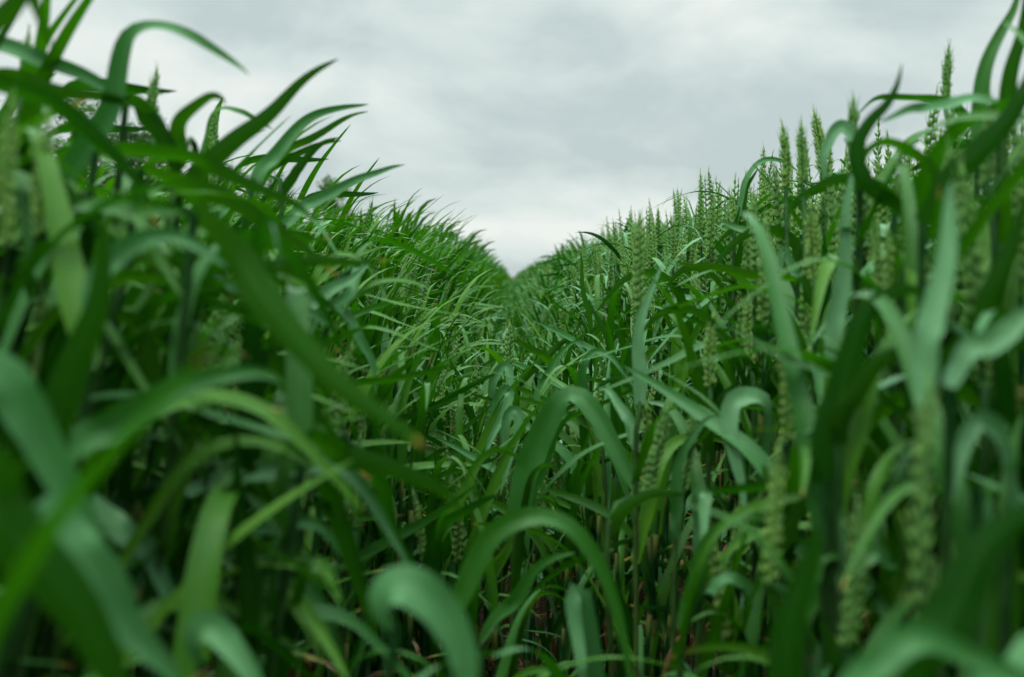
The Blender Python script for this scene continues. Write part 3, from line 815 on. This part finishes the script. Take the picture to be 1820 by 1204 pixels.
 ('plant with the middle ear of the three above the right bank',
  [D([(1430,520,14),(1405,470,20),(1395,440,18),(1385,480,2)],.96,.96,sg=-1,rnd=.1)], ((1428,330),(1424,232),1.0,1.15)),
 ('plant with the reddish edged crisp ear rightmost of the three beside the teal leaf',
  [D([(1470,480,14),(1500,440,20),(1530,470,3)],1.1,1.1)], ((1462,300),(1449,208),1.15,1.25)),
 ('plant with the isolated dark ear standing high before the two tall blades',
  [D([(1690,330,14),(1720,300,18),(1760,310,3)],.86,.86)], ((1680,185),(1686,92),.98,1.0)),
 ('plant with a blurred ear rising behind the C shaped leaf',
  [D([(1530,480,14),(1560,430,20),(1590,420,3)],.8,.8)], ((1520,300),(1517,188),.82,1.15)),
 ('plant with an arched leaf dropping from the skyline between valley and three ears',
  [D([(1310,400,6),(1322,340,10),(1340,300,9),(1362,285,8),(1395,290,6),(1420,305,1)],1.2,1.2,sg=-1,rnd=.2),
   D([(1305,420,8),(1318,370,13),(1335,320,12),(1345,298,1)],1.2,1.2,sg=1,rnd=.9)]),
 ('plant with yellowing bright ear at right edge in front of dark leaves',
  [D([(1770,520,16),(1790,440,24),(1815,420,3)],.6,.6)], ((1755,330),(1762,190),.62,1.1)),
 ('plant with a pale blurred ear left of the thick leaf on the right',
  [D([(1600,560,16),(1630,500,24),(1650,470,3)],.62,.62)], ((1615,440),(1600,285),.62,1.2)),
 # ---- more ears inside the right bank
 ('plant with a soft ear left of the square hanging leaf in the right bank',
  [D([(1262,760,14),(1290,700,20),(1310,680,3)],.86,.86)], ((1262,690),(1268,565),.88,1.1)),
 ('plant with an ear directly above the square hanging leaf',
  [D([(1340,720,12),(1370,660,16),(1390,650,2)],.92,.92)], ((1335,660),(1330,535),.94,1.1)),
 ('plant with a pale ear framed by the bend of the long dark arch',
  [D([(1560,760,16),(1585,720,22),(1600,715,3)],.66,.66)], ((1568,690),(1585,560),.68,1.15)),
 ('plant with a slender ear right of the straight teal blade',
  [D([(1560,560,12),(1585,500,18),(1600,495,3)],.78,.78)], ((1556,500),(1548,370),.80,1.15)),
 ('plant with a tall soft ear rising left of the straight teal blade',
  [D([(1450,560,12),(1425,500,18),(1410,510,3)],.84,.84)], ((1447,500),(1440,375),.86,1.15)),
 ('plant with a blurred ear between the thick pale ear and the right edge',
  [D([(1750,760,20),(1775,700,26),(1790,690,3)],.52,.52)], ((1745,700),(1752,480),.54,1.15)),
 # ---- left edge blurred ears
 ('plant with a pale blurred ear at the left edge under the corner leaves',
  [D([(60,470,20),(90,440,26),(120,460,3)],.5,.5)], ((75,420),(85,215),.48,1.1)),
 ('plant with a second pale blurred ear hugging the left edge',
  [D([(10,520,20),(40,500,26),(70,540,3)],.46,.46)], ((12,440),(20,190),.44,1.1)),
 ('plant with a low blurred ear on the left edge above the grey green leaf',
  [D([(75,800,20),(100,760,26),(130,770,3)],.5,.5)], ((72,700),(80,540),.5,1.1)),
]
for hspec in HEROES: hero(*hspec)

# ---------------------------------------------------------------- the crop
def top_scale(x, y, rng):
    """how tall the crop stands: low in the furrow, full height on both sides"""
    ax = abs(x - .01)
    lo = .60
    t = min(1, max(0, (ax-.06)/(.32 if x < 0 else .31)))
    return (lo + (1-lo)*t**.9)*rng.uniform(.93, 1.05)
PROTO = {}
for kind, ns in (('left', 9), ('right', 9), ('low', 5)):
    for i in range(ns):
        for lod in (2, 1, 0):
            PROTO[kind, i, lod] = proto(kind, 100*len(kind)+i, lod)
NS = {'left': 9, 'right': 9, 'low': 5}
def flat(parts, mi={'stem': 0, 'leaf': 1, 'ear': 2}):
    vs, qs, uvs, lfs, ms, n = [], [], [], [], [], 0
    for nm, g, _ in parts:
        v, q, uv, lf, m = g.arrays()
        vs.append(v); qs.append(q+n); uvs.append(uv); lfs.append(lf); ms.append(np.full(len(q), mi[nm])); n += len(v)
    return tuple(np.concatenate(a) for a in (vs, qs, uvs, lfs, ms))
FLAT = {k: flat(p) for k, p in PROTO.items()}

def scatter():
    rng = random.Random(77)
    out = []
    def band(y0, y1, dens, xr):
        n = int((y1-y0)*2*xr*dens)
        for _ in range(n):
            x = rng.uniform(-xr, xr); y = rng.uniform(y0, y1)
            r1, r2, r3, r4, r5, r6 = [rng.random() for _ in range(6)]
            ax = abs(x-.01)
            if ax < .07 and r1 < .55: continue
            if ax < .2 and r1 < .12: continue
            if -.2 < y < .35 and ax < .13: continue
            if .35 <= y < .95 and ax < y*.62+.06:      # the traced plants fill this part
                if not (y > .5 and ax > .16 and r1 > .35): continue
            ts = top_scale(x, y, rng)
            kind = 'low' if ax < .20 else ('left' if x < 0 else 'right')
            if kind == 'low': ts = ts*1.18
            az = rng.gauss(0, .5) if kind == 'left' else r3*6.28
            if kind == 'left' and x > -.9: az += .0
            out.append((kind, int(r2*NS[kind]), x, y, az, ts, (r4-.5)*.14, (r5-.5)*.14, r6))
    band(-1.6, .5, 560, 1.3)  # mostly unseen crop beside and behind the camera, added thickly to shade the foreground
    band(.5, 3.0, 400, 1.6)
    band(3.0, 6.0, 290, 1.4)
    band(6.0, 11.0, 170, 1.5)
    band(11.0, 20.0, 120, 1.3)
    band(20.0, 48.0, 60, 1.3)
    return out
def plant_matrix(p):
    kind, i, x, y, az, ts, tx, ty, r = p
    return (Matrix.Translation((x, y, 0)) @ Matrix.Rotation(tx, 4, 'X') @ Matrix.Rotation(ty, 4, 'Y')
            @ Matrix.Rotation(az, 4, 'Z') @ Matrix.Scale(ts, 4))

def scatter_clear():
    o = []
    for p in scatter():
        if -.5 < p[3] < 3.2:
            Mx = np.array(plant_matrix(p)); v = FLAT[p[0], p[1], 0][0]@Mx[:3, :3].T + Mx[:3, 3]
            sl = (12 if p[2] < 0 else 22) if p[3] < 1.9 else 50
            base = np.array([p[2], p[3], 0])
            for sc in (1, .93, .86, .79, .72, .65):      # suckers and late shoots fill in under the taller plants
                if clear_of_view(base + (v-base)*sc, sl): break
            else: continue
            p = p[:5] + (p[5]*sc,) + p[6:]
        o.append(p)
    return o
PLANTS = scatter_clear()
PICK = [77,115,276,829,1793,2409,2561,2847,2859,2891,2892,2937,2945,2978,2979,2992,2993,3026,3033,3036,3039,3050,3053,3056,3073,3094,3095,3117,3119,3124,3135,3136,3153,3161,3182,3190,3236,3253,3259,3262,3267,3279,3283,3306,3316,3335,3347,3367,3379,3417,3430,3440,3501,3563,3573,3619,3646,3665,3703,3723,3727,3744,3773,3788,3795,3821,3835,3843,3860,3873,3877,3926,3933,3936,3943,3963,3974,3999,4002,4067,4068,4081,4090,4112,4137,4140,4149,4150,4173,4180,4215,4242,4243,4261,4276,4316,4319,4334,4341,4362,4367,4404,4409,4417,4418,4428,4436,4452,4462,4470,4477,4505,4535,4552,4558,4579,4610,4639,4651,4655,4666,4671,4682,4693,4702,4747,4756,4775,4778,4782,4797,4798,4799,4811,4817,4832,4837,4843,4878,4884,4886,4887,4890,4892,4896,4946,4950,4952,4958,4964,5007,5013,5026,5027,5078,5098,5100,5138,5140,5147,5187,5194,5208,5219,5225,5234,5241,5280,5326,5329,5339,5346,5355,5359,5381,5395,5415,5450,5460,5473,5475,5476,5566,5573,5577,5580,5643,5646,5648,5687,5688,5722,5741,5778,5805,5816,5825,5827,5847,5848,5851]   #@PICK
pick = set(PICK) if PICK else set(sorted(range(len(PLANTS)), key=lambda i: PLANTS[i][3] if abs(PLANTS[i][2]) < PLANTS[i][3]*.6 and PLANTS[i][3] > .5 else 99)[:300-len(HEROES)])

LAND = [  # things in the picture one can find, with where they stand (photo pixels)
 (240,70,'highest arched leaf'), (560,140,'straight diagonal leaf'), (640,195,'paired bowed leaves'), (700,300,'grey green leaf tip'),
 (378,270,'lone awned ear'), (272,180,'blurred skyline ear'), (45,110,'top left corner ear'), (365,180,'short hooked leaf'),
 (60,300,'pale ears at the left edge'), (600,480,'level brown tipped leaf'), (540,600,'widest slanting leaf'), (735,790,'orange leaf tip'),
 (400,680,'big pale bowed leaf'), (260,430,'pale arch over the dark pocket'), (150,600,'dark upright leaf at left'), (800,400,'spiky crest of the left bank'),
 (700,450,'bright middle of the left bank'), (800,520,'shaded face of the left bank'), (920,490,'bottom of the valley'), (900,630,'plump furrow ear'),
 (848,690,'thin knobbly ear'), (1010,700,'broad sharp folded leaf'), (910,740,'square topped folded leaves'), (1000,600,'crossing straight leaves'),
 (1090,640,'hairpin pale leaf'), (940,920,'tall arch over the furrow'), (720,1060,'pale folded leaf at the bottom'), (400,1130,'pale bent leaf at bottom left'),
 (560,940,'short pale arch at lower left'), (430,950,'upright dark leaf'), (280,1000,'pale twisted leaf'), (80,800,'falling grey green leaf'), (120,1080,'bottom left corner sweep'),
 (700,860,'leaf thrust into the valley'), (560,840,'slate green level leaf'), (1025,1070,'squarely folded leaf'), (930,1050,'leaf rising from dry litter'),
 (1137,470,'tall blurred ear with teal sheath'), (1045,530,'narrow bright upright leaf'), (1310,480,'yellow green level leaf'), (1505,430,'straight teal leaf'),
 (1310,740,'square hanging leaf'), (1170,800,'low leaning ear'), (1235,820,'fuzzy low ear'), (1250,900,'leaf with the dark spot'), (1310,930,'pale low arch'),
 (1390,690,'blurred ear beside the dark arch'), (1560,560,'long dark arch'), (1600,640,'bright lower arch'), (1655,850,'thickest pale ear'), (1500,780,'foreground green ears'),
 (1370,920,'low blurred ear'), (1515,1020,'faint bottom ear'), (1650,1150,'rainbow shaped corner leaf'), (1750,1000,'near black leaf'), (1740,780,'round pale folded leaf'),
 (1790,590,'sea green sloping leaf'), (1780,100,'two tall corner blades'), (1760,270,'dark leaning corner leaf'), (1530,280,'C shaped leaf'), (1650,190,'level skyline leaf'),
 (1395,280,'first skyline ear'), (1427,280,'middle skyline ear'), (1455,255,'rightmost skyline ear'), (1683,140,'isolated high ear'), (1350,300,'arched leaf before the skyline ears'),
 (1220,400,'ear rows of the right bank'), (1080,440,'gentle foot of the right skyline'), (1260,600,'dense ears inside the right bank'), (1420,560,'dark gap beside the teal leaf'), (1610,360,'pale ear under the skyline'),
 (1740,450,'blurred right edge ears')]
PICKED = []
def relation(dx, dy):
    far = math.hypot(dx, dy)
    a = math.degrees(math.atan2(-dy, dx)) % 360
    w = ['to the right of', 'up and right of', 'above', 'up and left of', 'to the left of', 'down and left of', 'below', 'down and right of'][int((a+22.5)//45) % 8]
    return ('close ' if far < 45 else '') + w
def label_for(p, eared, parts):
    Mx = plant_matrix(p)
    V = np.concatenate([g.arrays()[0] for nm, g, _ in parts if nm == ('ear' if eared else 'leaf')])
    V = V@np.array(Mx)[:3, :3].T + np.array(Mx)[:3, 3]
    x, y, f = to_px(V)
    ok = f > .1
    cx, cy = np.clip(np.median(x[ok]), 0, 1820), np.clip(np.median(y[ok]), 0, 1204)
    d = float(np.median(f[ok]))
    L = min(LAND, key=lambda q: math.hypot(q[0]-cx, q[1]-cy))
    size = 'blurred' if d < .95 else 'large' if d < 1.35 else 'sharp' if d < 2.1 else 'small' if d < 3 else 'distant'
    kindw = 'eared' if eared else 'earless leafy'
    return f"{size} {kindw} plant {relation(cx-L[0], cy-L[1])} the {L[2]}", cx, cy
PM = {}
def proto_meshes(kind, i):
    if (kind, i) not in PM:
        PM[kind, i] = [(nm, mesh_from(nm, g.arrays(), [mt])) for nm, g, mt in PROTO[kind, i, 2]]
    return PM[kind, i]
for idx in sorted(pick):
    p = PLANTS[idx]
    e = link('wheat_plant', None)
    e.matrix_world = plant_matrix(p)
    pm = proto_meshes(p[0], p[1])
    has = 1 if any(nm == 'ear' for nm, _ in pm) else 0
    lb, cx, cy = label_for(p, has, PROTO[p[0], p[1], 1])
    tag(e, lb, 'wheat plant', 'plants of the left bank' if p[0] == 'left' else 'plants of the right bank' if p[0] == 'right' else 'plants in the furrow')
    PICKED.append((e, lb, cx, cy))
    for nm, me in pm: link(nm, me, e)

by = {}
for r in PICKED: by.setdefault(r[1], []).append(r)
for lb, rs in by.items():
    if len(rs) == 1: continue
    rs.sort(key=lambda r: r[3])
    words = {2: ['upper', 'lower'], 3: ['upper', 'middle', 'lower'], 4: ['uppermost', 'second', 'third', 'lowest'], 5: ['uppermost', 'second', 'third', 'fourth', 'lowest']}.get(len(rs))
    if words is None:
        words = ['uppermost'] + ['middle']*(len(rs)-2) + ['lowest']
    for wd, r in zip(words, rs):
        r[0]['label'] = wd + ' ' + ('one of ' if False else '') + lb
    if len(rs) > 4:
        for r in rs: r[0]['group'] = 'plants around the ' + lb.split(' the ')[-1]

MASS = {}
def build_mass():
    RANGES = []; nq = 0
    vs, qs, uvs, lfs, ms, n = [], [], [], [], [], 0
    for idx, p in enumerate(PLANTS):
        if idx in pick: continue
        dist = p[3]
        hid = abs(p[2]) > .62*p[3]+.15
        lod = 1 if (0 < dist < 3.6 and not hid) else 0
        v, q, uv, lf, m = FLAT[p[0], p[1], lod]
        Mx = np.array(plant_matrix(p))
        v2 = v@Mx[:3, :3].T + Mx[:3, 3]
        l2 = lf.copy(); l2[:, 0] = np.clip((lf[:, 0] + (p[8]-.5)*.5), 0, 1)
        RANGES.append((nq, idx)); nq += len(q)
        vs.append(v2.astype(np.float32)); qs.append((q+n).astype(np.int32)); uvs.append(uv.astype(np.float32)); lfs.append(l2.astype(np.float32)); ms.append(m.astype(np.int8)); n += len(v)
    arr = tuple(np.concatenate(a) for a in (vs, qs, uvs, lfs, ms))
    print("mass", len(arr[0]), len(arr[1]), "plants", len(PLANTS))
    o = link('wheat_crop', mesh_from('wheat_crop', arr, [M_STEM, M_LEAF, M_EAR]))
    MASS['ranges'] = RANGES
    tag(o, 'dense green wheat crop filling both banks and the far field', 'wheat crop', kind='stuff')
build_mass()

# ---------------------------------------------------------------- hedgerow trees beyond the field, on the left
def tree(x, y, h, wd, seed, label, n=5200, leaf=.045, lo=.25):
    rng = random.Random(seed); rs = np.random.RandomState(seed)
    e = link('hedgerow_tree', None, None, (x, y, 0))
    tag(e, label, 'tree', 'hedgerow trees beyond the wheat')
    g = Geo()
    tp = spline(np.array([[0, 0, -.05], [rng.uniform(-.1, .1), 0, h*.4], [rng.uniform(-.2, .2), rng.uniform(-.2, .2), h*.9]]), 10)
    g.add(*tube(tp, np.linspace(.035*h, .008*h, 10), 8), 0)
    tips = []
    for k in range(26):
        s = rng.uniform(.18, .95); b = tp[int(s*9)]
        a = rng.uniform(0, 6.28); L = wd*(1.05-s*.55)*rng.uniform(.6, 1.1)
        el = rng.uniform(.15, .9)
        t = b + np.array([math.cos(a)*math.cos(el)*L, math.sin(a)*math.cos(el)*L, math.sin(el)*L*.8])
        br = spline(np.array([b, (b+t)/2+np.array([0, 0, .06*L]), t]), 7)
        g.add(*tube(br, np.linspace(.010*h, .002*h, 7), 5), 0)
        tips += [br[3], br[4], br[5], br[6], br[6]]
    link('trunk', mesh_from('trunk', g.arrays(), [M_BARK]), e)
    tips = np.array(tips + [tp[-1]]*3)
    cc = tips[rs.randint(0, len(tips), n//14)] + rs.normal(0, .09*wd, (n//14, 3))
    ctr = np.repeat(cc, 14, axis=0) + rs.normal(0, .055*wd, (n//14*14, 3))
    ctr[:, 2] = np.maximum(ctr[:, 2], lo*h*.3)
    m = len(ctr)
    a = unit(rs.normal(0, 1, (m, 3))); b = unit(np.cross(a, rs.normal(0, 1, (m, 3))))
    sz = leaf*rs.uniform(.6, 1.3, (m, 1))
    v = np.stack([ctr-a*sz, ctr+b*sz*.5, ctr+a*sz, ctr-b*sz*.5], 1).reshape(-1, 3)
    q = np.arange(4*m).reshape(-1, 4)
    link('crown', mesh_from('crown', (v, q, v[:, :2].copy(), np.zeros((4*m, 3)), np.zeros(m)), [M_FOL]), e)
def tree_at(px, topy, d, wd, seed, label, **k):
    p = at(px, topy, d)
    tree(p[0], p[1], p[2]/.95, wd, seed, label, **k)
tree_at(130, 185, 17, 1.5, 1, 'leafy hedge tree at the far left seen behind blurred wheat', n=7000)
tree_at(235, 225, 18, 1.3, 2, 'hedge tree whose twigs show under the pale arched wheat leaf', n=7000)
tree_at(370, 300, 22, 1.4, 3, 'dark hedge tree hidden behind the lone awned ear', n=6000)
tree_at(490, 325, 24, 1.3, 4, 'low round hedge tree peeping over the left bank shoulder')
tree_at(578, 312, 26, 1.1, 5, 'small hedge tree topping the left bank nearest the valley')
